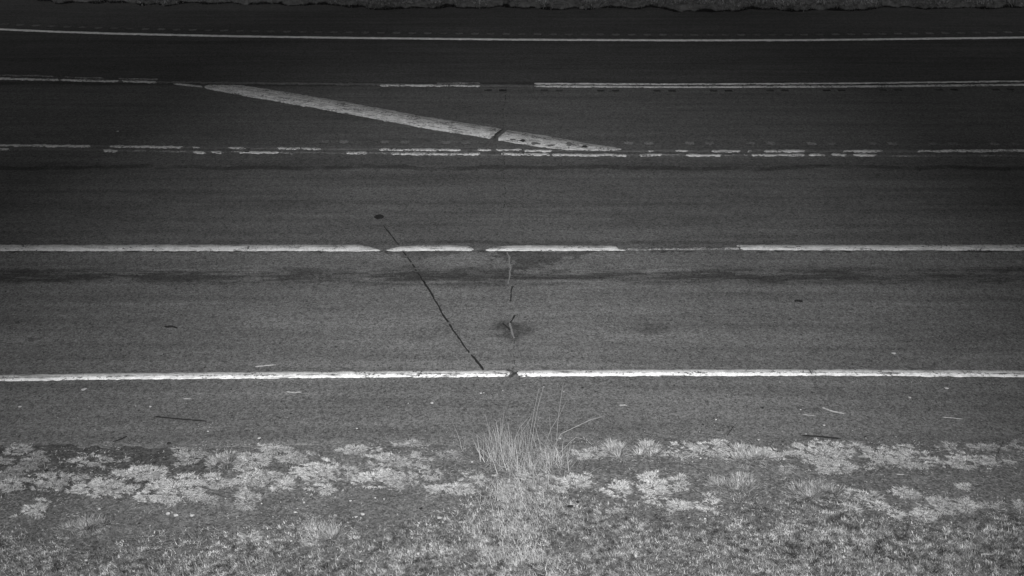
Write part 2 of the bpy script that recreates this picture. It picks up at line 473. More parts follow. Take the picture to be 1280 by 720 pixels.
# lane line: long worn dashes with tapered ends
marking('lane_line', [(-300, 306), (0, 306.2), (300, 306.2), (448, 306.4), (462, 309), (475, 312.4)],
        [(-300, 314), (0, 313.7), (430, 313.8), (475, 314)], M_LANE, 'long worn white lane line reaching the left edge')
marking('lane_line', [(483, 313), (490, 310.2), (500, 308.6), (526, 306.8), (560, 306.7), (586, 308), (592, 311)],
        [(483, 313.8), (530, 313.6), (586, 313.2), (592, 312.6)], M_LANE, 'short white lane dash crossed by the saw cut')
marking('lane_line', [(607, 312.6), (613, 309.8), (634, 307.2), (660, 306.8), (769, 307.5), (773, 311), (782, 312.2)],
        [(607, 313.4), (625, 313.8), (700, 313.6), (773, 313.2), (782, 312.9)], M_LANE, 'white lane dash with pointed left end')
bar('lane_line', 783, 311.2, 926, 310.3, 3.4, M_FADED, 'almost worn away pale stretch of lane line')
marking('lane_line', [(921, 306.4), (1100, 306.2), (1280, 306.2), (1600, 306.2)],
        [(921, 308), (930, 312.6), (1100, 312.9), (1280, 313.2), (1600, 313.4)], M_LANE, 'long white lane line running to the right edge')
# double lines
def dashes(L, th, mat):
    for x0, y0, x1, y1 in L: bar('centre_line', x0, y0, x1, y1, th, mat, jit=.016)
dashes([(-300, 92, 74, 100), (77, 100.2, 147, 101.8), (152, 101.7, 196, 102.8), (475, 106.6, 600, 107.4)], 2.3, M_CENTRE)
dashes([(-200, 89, 67, 95.6), (80, 96.6, 130, 98), (148, 98.4, 198, 99.4), (546, 104, 600, 103.8)], 1.5, M_FADED)
marking('centre_line', [(668, 106.6), (850, 107.6), (1065, 107.0), (1280, 104.9), (1600, 99)], [(668, 108.9), (850, 109.9), (1065, 109.3), (1280, 107.2), (1600, 101.4)],
        M_CENTRE, 'lower of the two long pale lines at right', jit=.007)
marking('centre_line', [(668, 103.6), (850, 104.4), (1065, 103.4), (1280, 100.7), (1600, 94)], [(668, 105.4), (850, 106.0), (1065, 105.0), (1280, 102.4), (1600, 96)],
        M_CENTRE, 'upper thinner of the two long pale lines at right', jit=.010)
for p_, q_, th_ in (([-300, 0, 640, 1280, 1600], [177, 182, 187.6, 188.8, 187], 3.2), ([-300, 0, 640, 1280, 1600], [181, 186.2, 192.6, 194.8, 193], 3.2), ([-300, 0, 200, 640, 668], [89, 98.4, 102.8, 107.2, 107.6], 2.4)):
    marking('centre_line', [(a, b - th_ / 2) for a, b in zip(p_, q_)], [(a, b + th_ / 2) for a, b in zip(p_, q_)], M_GHOST, 'faint ghost of worn away double line paint', z=.002, jit=.02)
dashes([(-300, 178, 112, 183), (138, 183, 227, 184.4), (285.5, 185, 307, 185.4), (346, 185.4, 374.5, 185.8),
        (376, 185.8, 401, 186.4), (474, 186.8, 576, 187.4), (597, 187.2, 614, 187.8), (654, 188.3, 690, 188.6), (889.6, 188.8, 925.6, 189),
        (955, 188.8, 1006, 189), (1053, 188.8, 1102.6, 189), (1147, 188.9, 1600, 186)], 2.6, M_CENTRE)
dashes([(240, 184.8, 249, 185), (810, 188.8, 817, 189), (844, 188.8, 860, 188.8), (934, 189, 940, 189), (620, 187.2, 652, 187.5)], 1.9, M_CENTRE)
dashes([(-80, 185.4, 13, 186.9), (128, 188.2, 146, 188.8), (242, 190.2, 257, 190.8), (264, 190, 279, 190.5), (300, 190.4, 348, 190.9),
        (432, 190.9, 459, 191.4), (489, 192.5, 600, 192.6), (626.5, 192.5, 687, 193.2), (690, 193.8, 783, 193.9), (799.5, 194, 828, 193.8),
        (857, 193.8, 902, 194.4), (940, 193.8, 1006, 193.8), (1011, 193.2, 1031, 194), (1039, 193.2, 1058, 194.4), (1067, 193.6, 1095, 194)], 2.7, M_CENTRE)
dashes([(168, 188.3, 184, 188.6), (191, 188.6, 232, 189.2), (287, 188.9, 312, 189.6), (349, 190.4, 370, 192), (459, 190.9, 529, 190.2), (828, 193.4, 856, 192.2),
        (902, 194, 921, 193), (929, 193.4, 934, 193.8), (1114, 194.8, 1150, 195), (1156, 194.8, 1170, 194.8), (1218, 194.2, 1253, 194.9)], 1.5, M_FADED)
# diagonal stripe in the painted median, cut in two by the crack
marking('diagonal_stripe', [(217, 104.2), (235, 105.2), (253, 107.6)], [(217, 105.4), (235, 107.6), (253, 109.6)], M_STRIPE, 'thin worn tail of the diagonal stripe', jit=.01)
marking('diagonal_stripe', [(256, 107.5), (262, 106), (299, 106.4), (336, 111.9), (430, 127.4), (526, 145), (612, 158.7), (628, 161.4)],
        [(256, 109.8), (262, 112), (336, 125.3), (430, 141.6), (526, 159.6), (612, 173.2), (628, 161.8)], M_STRIPE,
        'broad pale diagonal stripe left of the crack', jit=.012, taper=False)
st2 = marking('diagonal_stripe', [(623, 172.5), (634, 162.6), (680, 169.6), (727, 178), (760, 183), (777, 186.2)],
        [(623, 175.6), (677, 184), (710, 188), (761, 188.4), (777, 187.4)], M_STRIPE, 'pointed end of the diagonal stripe with dark worn spots', jit=.012, taper=False)
def decal(name, px, py, rx, ry, mat, parent, z, n_=18, rag=.35):
    """flat ragged patch lying on the road"""
    c = P(px, py); RX, RY = rx / pxm(py), ry / pym(py)
    v = [(0, 0, z)]; f = []
    for k in range(n_):
        a = 2 * math.pi * k / n_; r = 1 + random.uniform(-rag, rag)
        v.append((RX * r * math.cos(a), RY * r * math.sin(a), z))
    for k in range(n_): f.append((0, 1 + k, 1 + (k + 1) % n_))
    m = bpy.data.meshes.new(name); m.from_pydata(v, [], f)
    o = link(name, m, mat, parent); o.location = (c.x, c.y, 0); return o
def simple_asphalt(name, base):
    n = NB(name); n.color(n.mul(grain(n), base)); return n.m

M_BARE2 = simple_asphalt('scuffed_asphalt', .17)
for a in [(653, 176.4, 4.5, 1.6, M_BARE), (731, 183.6, 4, 1.5, M_BARE), (712, 180.2, 4.6, 2.2, M_BARE2), (669, 179.4, 7, 2.0, M_BARE2), (688, 182, 6, 1.3, M_BARE2), (641, 174.5, 4, 1.0, M_BARE2)]:
    decal('worn_spot', *a[:4], a[4], st2, .006)

def ribbon(name, pts, w, mat, label=None, z=.003, jit=.01, breaks=None):
    wob_ = random.random() * 99
    """narrow filled crack or saw cut through pixel points; w is width in metres"""
    W = [P(*p) for p in pts]; v, f = [], []
    P2 = []
    for a, b in zip(W[:-1], W[1:]):
        L = (b - a).length; k = max(2, int(L / .05))
        P2 += [a.lerp(b, i / k) for i in range(k)]
    P2.append(W[-1])
    for i, p in enumerate(P2):
        d = (P2[min(i + 1, len(P2) - 1)] - P2[max(i - 1, 0)]).normalized(); nrm = Vector((-d.y, d.x, 0))
        ww = w * random.uniform(.55, 1.35) / 2; c = p + nrm * (random.uniform(-jit, jit) * .6 + (float(n2(wob_ + i * .35, wob_)) - .5) * 3.0 * jit)
        q = c + nrm * ww; r = c - nrm * ww
        v += [(q.x, q.y, z), (r.x, r.y, z)]
        if i: 
            if not breaks or random.random() > breaks: f.append((2 * i - 2, 2 * i - 1, 2 * i + 1, 2 * i))
    m = bpy.data.meshes.new(name); m.from_pydata(v, [], f)
    o = link(name, m, mat, road)
    if label: o['label'] = label
    return o
ribbon('saw_cut', [(480, 283), (494, 301), (499, 306)], .018, M_TAR, 'dark saw cut beyond the lane line', jit=.003)
ribbon('saw_cut', [(504, 314.5), (509, 322), (517, 332.4), (531, 354)], .018, M_TAR, 'faint saw cut through the tyre band', jit=.006, breaks=.3)
ribbon('saw_cut', [(529, 351), (541, 371), (552, 390.6), (577, 428), (604, 462.5)], .025, M_TAR, 'long straight dark saw cut in near lane', jit=.005, breaks=.04)
ribbon('crack', [(633, 315.5), (637, 322), (638.5, 332), (638, 345), (635.5, 355)], .026, M_PALECRACK, 'pale dusty crack under the lane line', jit=.012)
ribbon('crack', [(639.5, 358), (639, 368), (638.5, 377)], .02, M_TAR, jit=.006, breaks=.25)
ribbon('crack', [(642, 394), (640.5, 400), (638.5, 404)], .022, M_TAR, jit=.01)
ribbon('crack', [(639, 402), (637, 409), (640, 415), (643, 423)], .022, M_PALECRACK, 'pale crack inside the dark stain', jit=.012)
ribbon('crack', [(629, 404), (634, 409), (637, 413)], .02, M_TAR, jit=.012)
ribbon('crack', [(634, 462), (640, 465), (642, 469), (640, 473)], .035, M_BARE, 'dark crack through the near edge line', jit=.02, z=.0055)
ribbon('crack', [(647, 464.5), (645, 468)], .02, M_BARE, jit=.01, z=.0055)
ribbon('crack', [(617, 173.5), (621, 168), (626, 163), (629, 161)], .05, M_BARE, 'dark crack through the diagonal stripe', jit=.012, z=.0055)
ribbon('crack', [(644, 424), (641, 436), (643, 450), (640, 462)], .010, M_BARE, jit=.012, breaks=.6)
ribbon('crack', [(631, 196), (629, 215), (632, 240), (630, 262)], .012, M_TAR, jit=.01, breaks=.55)
ribbon('crack', [(633, 108), (632, 122), (628, 140), (629, 158)], .014, M_TAR, jit=.01, breaks=.6)
# pavement hole at the end of the saw cut: a small tar-filled pit with raised rim
def pit(px, py, r):
    c = P(px, py); v, f = [], []
    prof = [(1.35, .001), (1.1, .009), (.8, .006), (.45, .003)]
    n_ = 16
    for rr, zz in prof:
        for k in range(n_):
            a = 2 * math.pi * k / n_; q = r * rr * (1 + random.uniform(-.12, .12))
            v.append((q * math.cos(a), q * 1.15 * math.sin(a), zz))
    for j in range(3):
        for k in range(n_): f.append((j * n_ + k, j * n_ + (k + 1) % n_, (j + 1) * n_ + (k + 1) % n_, (j + 1) * n_ + k))
    f.append(tuple(3 * n_ + k for k in range(n_)))
    m = bpy.data.meshes.new('tar_plug'); m.from_pydata(v, [], f)
    o = link('tar_plug', m, M_TAR, road); o.location = c; o['label'] = 'small round black tar plug at the end of the saw cut'
pit(474, 271, .055)

# ---- verges
def verge_height(x, y):
    h = -.010 + .016 / (1 + np.exp(-(x + .8) * 1.6))            # soil lies lower than the asphalt at left, washes over it at right
    h = h + (n1(x * 2.2, y * 2.2) - .5) * .024 + (n2(x * 7, y * 7) - .5) * .014 + (n3(x * 21, y * 21) - .5) * .008
    slope = np.clip((7.4 - y), 0, None)
    return h + slope * .01
def grid(name, xs, ys, hf, mat):
    X, Yg = np.meshgrid(xs, ys); Z = hf(X, Yg)
    co = np.stack([X.ravel(), Yg.ravel(), Z.ravel()], 1)
    nx, ny = len(xs), len(ys)
    i = (np.arange(ny - 1)[:, None] * nx + np.arange(nx - 1)[None]).ravel()
    tr = np.concatenate([np.stack([i, i + 1, i + nx + 1], 1), np.stack([i, i + nx + 1, i + nx], 1)])
    o = link(name, mesh_np(name, co, tr, smooth=True), mat); o['kind'] = 'structure'; return o
def near_h(x, y):
    e = np.interp(x, cx, ey)
    lim = e + .10 * n1(x * 3 + 7, x * 0)                         # washes a little way over the pavement edge
    return verge_height(x, y) - np.clip((y - lim) / .06, 0, 1) * .05
grid('verge', np.concatenate([[-60, -30, -16], np.arange(-12, 12.01, .045), [16, 30, 60]]), np.concatenate([[-30, -10, 0, 2], np.arange(3.0, 8.75, .03)]), near_h, M_SOIL)

fvx = np.arange(-26, 26.01, .10)
def far_h(x, y):
    pxs = 640 + x * pxm(8)
    _, e = PN(np.full_like(x, 640.0), FAR_VERGE(pxs))
    e = e + (n1(x * 1.1, x * 0 + 3) - .5) * .5 + (n2(x * 3.1, x * 0) - .5) * .3
    t = np.clip((y - e) / .10, 0, 1); t = t * t * (3 - 2 * t)
    up = np.clip(y - e, 0, 8) * .05
    return -.04 + t * (.11 + .05 * n2(x * 2, y * 2) + .05 * n3(x * 6, y * 6)) + up
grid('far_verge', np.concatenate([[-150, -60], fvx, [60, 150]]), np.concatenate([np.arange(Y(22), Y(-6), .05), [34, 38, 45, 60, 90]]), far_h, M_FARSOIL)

# ------------------------------------------------------------------ vegetation
def blades(bx, by, bz, length, width, az, lean, curl, tone, seg=2):
    """ribbon blades as arrays; returns co, tris, tone"""
    n_ = len(bx); lev = []
    ca, sa = np.cos(az), np.sin(az)
    px_, py_ = -sa, ca
    px_, py_ = np.cos(az + 1.2), np.sin(az + 1.2)
    for k in range(seg + 1):
        s = k / seg; ang = lean + curl * s
        # integrate along the blade in small arcs
        if k == 0: X, Yb, Z = bx.copy(), by.copy(), bz.copy()
        else:
            st = length / seg; X = X + ca * np.sin(ang) * st; Yb = Yb + sa * np.sin(ang) * st; Z = Z + np.cos(ang) * st
        w = width * (1 - s * .85) / 2
        if k < seg:
            lev.append((np.stack([X - px_ * w, Yb - py_ * w, Z], 1), np.stack([X + px_ * w, Yb + py_ * w, Z], 1)))
        else: tip = np.stack([X, Yb, Z], 1)
    co = np.concatenate([a for l in lev for a in l] + [tip])
    i = np.arange(n_); tr = []
    for k in range(seg - 1):
        a, b, c, d = [i + (2 * k + j) * n_ for j in range(4)]
        tr += [np.stack([a, b, d], 1), np.stack([a, d, c], 1)]
    a, b, t = i + (2 * seg - 2) * n_, i + (2 * seg - 1) * n_, i + 2 * seg * n_
    tr.append(np.stack([a, b, t], 1))
    return co, np.concatenate(tr), np.tile(tone, 2 * seg + 1)
def join(parts):
    co, tr, to, k = [], [], [], 0
    for c, t, q in parts: co.append(c); tr.append(t + k); to.append(q); k += len(c)
    return np.concatenate(co), np.concatenate(tr), np.concatenate(to)

# short turf of the near verge: a mass nobody could count
N = 620000
tx = rng.uniform(-9.5, 9.5, N); ty = 3.6 + (7.9 - 3.6) * rng.random(N) ** .62
col = 640 + tx * pxm(650); 
start = np.interp(tx, [-6, -4.2, -2.6, -1.2, -.35, .1, .5, 1.2, 2.4, 3.4, 6], [6.95, 7.02, 7.05, 7.25, 7.65, 7.95, 7.65, 7.30, 7.30, 7.22, 7.25])
start = start + (n1(tx * 1.7, ty * 1.7) - .5) * .55
dens = np.clip((start - ty) / .35, 0, 1) * np.clip((n2(tx * 5.5, ty * 5.5) + n3(tx * 13, ty * 13)) * .5 - .22, 0, .5) * 2
dens = np.where(ty < 5.9, dens * .45, dens) * .55
keep = rng.random(N) < dens
tx, ty = tx[keep], ty[keep]; N = len(tx)
centre = np.exp(-((tx - .05) / .55) ** 2)
cl = n1(tx * 9, ty * 9 + 40)
tone = np.clip((.32 + .20 * (n2(tx * 4, ty * 4 + 9) - .5) + .10 * centre) * (.4 + 1.2 * n1(tx * 30, ty * 30)) * rng.uniform(.4, 1.7, N), .03, .6)
L = (.022 + .030 * cl + .030 * centre * rng.random(N)) * rng.uniform(.6, 1.4, N)
co, tr, to = blades(tx, ty, verge_height(tx, ty) - .004, L, rng.uniform(.003, .0065, N), rng.uniform(0, 2 * math.pi, N), rng.uniform(.2, 1.1, N), rng.uniform(.1, .9, N), tone)
N = 900000
ux = rng.uniform(-8.5, 8.5, N); uy = 5.2 + 2.7 * rng.random(N)
st_ = np.interp(ux, [-6, -4.2, -2.6, -1.2, -.35, .1, .5, 1.2, 2.4, 3.4, 6], [7.18, 7.22, 7.25, 7.42, 7.80, 8.1, 7.80, 7.58, 7.56, 7.52, 7.52]) + (n1(ux * 1.7, uy * 1.7) - .5) * .6
dn = np.clip((st_ - uy) / .45, 0, 1) * np.clip((n3(ux * 4.1 + 5, uy * 4.1) * .5 + n1(ux * 15, uy * 15) * .5 - .18) * 2.8, 0, 1)
kp = rng.random(N) < dn
ux, uy = ux[kp], uy[kp]; N = len(ux)
cen = np.exp(-((ux - .05) / .55) ** 2)
tn = np.clip((.29 + .24 * (n2(ux * 7 + 3, uy * 7) - .5) + .05 * cen) * (.12 + 1.5 * n3(ux * 26, uy * 34) ** 1.6) * rng.uniform(.5, 1.6, N), .02, .55)
low = blades(ux, uy, verge_height(ux, uy) - .001, rng.uniform(.012, .034, N), rng.uniform(.005, .011, N), rng.uniform(0, 2 * math.pi, N), rng.uniform(.5, 1.4, N), rng.uniform(0, .5, N), tn, 2)
co, tr, to = join([(co, tr, to), low])
tag(link('grass', mesh_np('grass', co, tr, to), M_GRASS), 'short mottled turf along the bottom of the near verge', 'grass', kind='stuff')

# rough grass of the far bank
N = 110000
fx_ = rng.uniform(-20, 20, N); pxs = 640 + fx_ * pxm(8)
_, e = PN(np.full(N, 640.0), FAR_VERGE(pxs)); e = e + (n1(fx_ * 1.1, fx_ * 0 + 3) - .5) * .5 + (n2(fx_ * 3.1, fx_ * 0) - .5) * .3
fy_ = e + .02 + 3.6 * rng.random(N) ** 1.4
hz = far_h(fx_, fy_)
cl = n1(fx_ * 2.6, fy_ * 2.6) * .6 + n2(fx_ * 7, fy_ * 7) * .4
keep = rng.random(N) < np.clip((cl - .33) * 5, .0, 1)
fx_, fy_, hz, cl = fx_[keep], fy_[keep], hz[keep], cl[keep]; N = len(fx_)
tone = np.clip((.14 + .32 * (cl - .4)) * rng.uniform(.3, 1.7, N), .02, .5)
co, tr, to = blades(fx_, fy_, hz - .01, (.03 + .10 * cl) * rng.uniform(.5, 1.3, N), rng.uniform(.010, .022, N), rng.uniform(0, 2 * math.pi, N), rng.uniform(.1, .8, N), rng.uniform(.2, 1.2, N), tone)
tag(link('bank_grass', mesh_np('bank_grass', co, tr, to), M_GRASS), 'rough grey grass along the far side of the road', 'grass', kind='stuff')

# loose gravel and grit, uncountable
def stones(n_, xs, ys, zs, size, tone):
    base = np.array([(1, 0, 0), (0, 1, 0), (-1, 0, 0), (0, -1, 0), (0, 0, 1), (0, 0, -.4)], float)
    fc = np.array([(0, 1, 4), (1, 2, 4), (2, 3, 4), (3, 0, 4), (1, 0, 5), (2, 1, 5), (3, 2, 5), (0, 3, 5)])
    an = rng.uniform(0, 6.28, n_); sx = size * rng.uniform(.7, 1.6, n_); sy = size * rng.uniform(.5, 1.0, n_); sz = size * rng.uniform(.3, .7, n_)
    b = np.repeat(base[None], n_, 0) * (1 + rng.uniform(-.25, .25, (n_, 6, 3)))
    X = b[:, :, 0] * sx[:, None]; Yq = b[:, :, 1] * sy[:, None]; Z = b[:, :, 2] * sz[:, None]
    c, s = np.cos(an)[:, None], np.sin(an)[:, None]
    co = np.stack([X * c - Yq * s + xs[:, None], X * s + Yq * c + ys[:, None], Z + zs[:, None] + size[:, None] * .1], 2).reshape(-1, 3)
    tr = (np.arange(n_)[:, None, None] * 6 + fc[None]).reshape(-1, 3)
    return co, tr, np.repeat(tone, 6)
N = 16000
gx = rng.uniform(-8, 8, N); gy = rng.uniform(6.6, 9.6, N)
road_side = gy > np.interp(gx, cx, ey)
keep = rng.random(N) < np.where(road_side, .16 * np.exp(-(gy - 8.4) / .9) + .75 * np.exp(-(gy - 8.4) / .18) + .04, .8)
gx, gy, road_side = gx[keep], gy[keep], road_side[keep]; N = len(gx)
gz = np.where(road_side, 0.0, near_h(gx, gy))
size = .0035 + .009 * rng.random(N) ** 4
tone = np.clip(.19 * np.exp(rng.normal(0, .65, N)), .03, .65)
co, tr, to = stones(N, gx, gy, gz, size, tone)
tag(link('gravel', mesh_np('gravel', co, tr, to), M_GRAVEL), 'fine loose grit scattered over the shoulder and verge soil', 'gravel', kind='stuff')

# ---- mats of low pale weed, each a plant of its own
def mat_mesh(px, py, rx, ry, base, spiky, seed):
    r = np.random.default_rng(seed)
    c = P(px, py); RX, RY = rx / pxm(py), ry / pym(py)
    area = RX * RY * math.pi
    n_ = int(np.clip(area * 27000, 170, 3400)); RX *= 1.1; RY *= 1.1
    # a few rosettes inside the outline give it ragged lobes
    k = int(np.clip(area * 190, 5, 30)); 
    a = r.uniform(0, 2 * math.pi, k); rr = np.sqrt(r.random(k)) * .78
    lx, ly = rr * np.cos(a), rr * np.sin(a)
    lr = r.uniform(.18, .46, k) * (1 + .7 * (r.random(k) < .25))
    w = r.integers(0, k, n_)
    ang = r.uniform(0, 2 * math.pi, n_)
    lob = 1 + .55 * np.sin(ang * 7 + a[w] * 3)
    d = r.random(n_) ** .55 * lr[w] * lob
    d = np.where(r.random(n_) < .06, d * r.uniform(1.1, 1.7, n_), d)
    ux, uy = lx[w] + d * np.cos(ang), ly[w] + d * np.sin(ang)
    lx_, ly_ = ux * RX, uy * RY + ux * RX * .10 * (r.random() - .2)
    if not spiky:                      # creeping mat: even cover inside a lobed, broken outline
        M_ = n_ * 4
        gx_, gy_ = r.uniform(-1.35, 1.35, M_), r.uniform(-1.35, 1.35, M_)
        X_, Y_ = gx_ * RX + c.x, gy_ * RY + c.y
        sl_ = X_ + Y_ * .6
        lob = (n1(sl_ * 10, Y_ * 17) - .5) * 1.7 + (n2(sl_ * 26, Y_ * 44) - .5) * 1.5 + (n3(sl_ * 60, Y_ * 90) - .5) * .5
        ok = (1 - gx_ ** 2 - gy_ ** 2) * .75 + lob > .17
        ok &= (n3(sl_ * 34 + 7, Y_ * 70) > .30)
        gx_, gy_ = gx_[ok][:int(n_ * 1.5)], gy_[ok][:int(n_ * 1.5)]
        n_ = len(gx_); ux, uy = gx_, gy_; w = r.integers(0, k, n_); ang = np.arctan2(gy_, gx_); d = np.full(n_, .3)
        lx_, ly_ = ux * RX, uy * RY
    hgt = np.clip(1 - np.sqrt(ux ** 2 + uy ** 2), 0, 1)
    wx, wy = lx_ + c.x, ly_ + c.y
    z = near_h(wx, wy); z = np.where(wy > np.interp(wx, cx, ey), np.maximum(z, .001), z)
    z = z + (.003 + (.018 if spiky else .011) * hgt * r.random(n_))
    tone = np.clip(base * (1.35 if spiky else 1.06) * r.uniform(.22, 1.65, n_) * (.85 + .3 * r.random(k)[w]) * (1 if spiky else .75 + .5 * n1(wx * 30, wy * 48)), .05, .7)
    if spiky:
        co, tr, to = blades(lx_, ly_, z, r.uniform(.03, .085, n_), r.uniform(.003, .006, n_), ang + r.normal(0, .4, n_), .25 + .8 * d / .5, r.uniform(.1, .7, n_), tone, 3)
    else:
        co, tr, to = blades(lx_, ly_, z, r.uniform(.014, .046, n_), r.uniform(.005, .010, n_), np.arctan2(.5 * np.sin(ang), np.cos(ang)) + r.normal(0, .7, n_), r.uniform(1.32, 1.62, n_), r.uniform(-.1, .12, n_), tone, 2)
    # runners creep from the root to every rosette
    m_ = k
    ex, ey_ = lx * RX, ly * RY
    dd = np.hypot(ex, ey_) + 1e-6; qx, qy = -ey_ / dd * .0022, ex / dd * .0022
    zr = np.maximum(near_h(np.array([c.x]), np.array([c.y])), 0.0)[0] + .006
    ze = near_h(ex + c.x, ey_ + c.y); ze = np.where(ey_ + c.y > np.interp(ex + c.x, cx, ey), np.maximum(ze, .001), ze) + .006
    rc = np.concatenate([[[0, 0, zr]], np.stack([ex + qx, ey_ + qy, ze], 1), np.stack([ex - qx, ey_ - qy, ze], 1)])
    ii = np.arange(m_); rt = np.stack([0 * ii, 1 + ii, 1 + m_ + ii], 1)
    co, tr, to = join([(co, tr, to), (rc, rt, np.full(len(rc), base * .7))])
    return mesh_np('weed_mat', co, tr, to), Vector((c.x, c.y, 0))
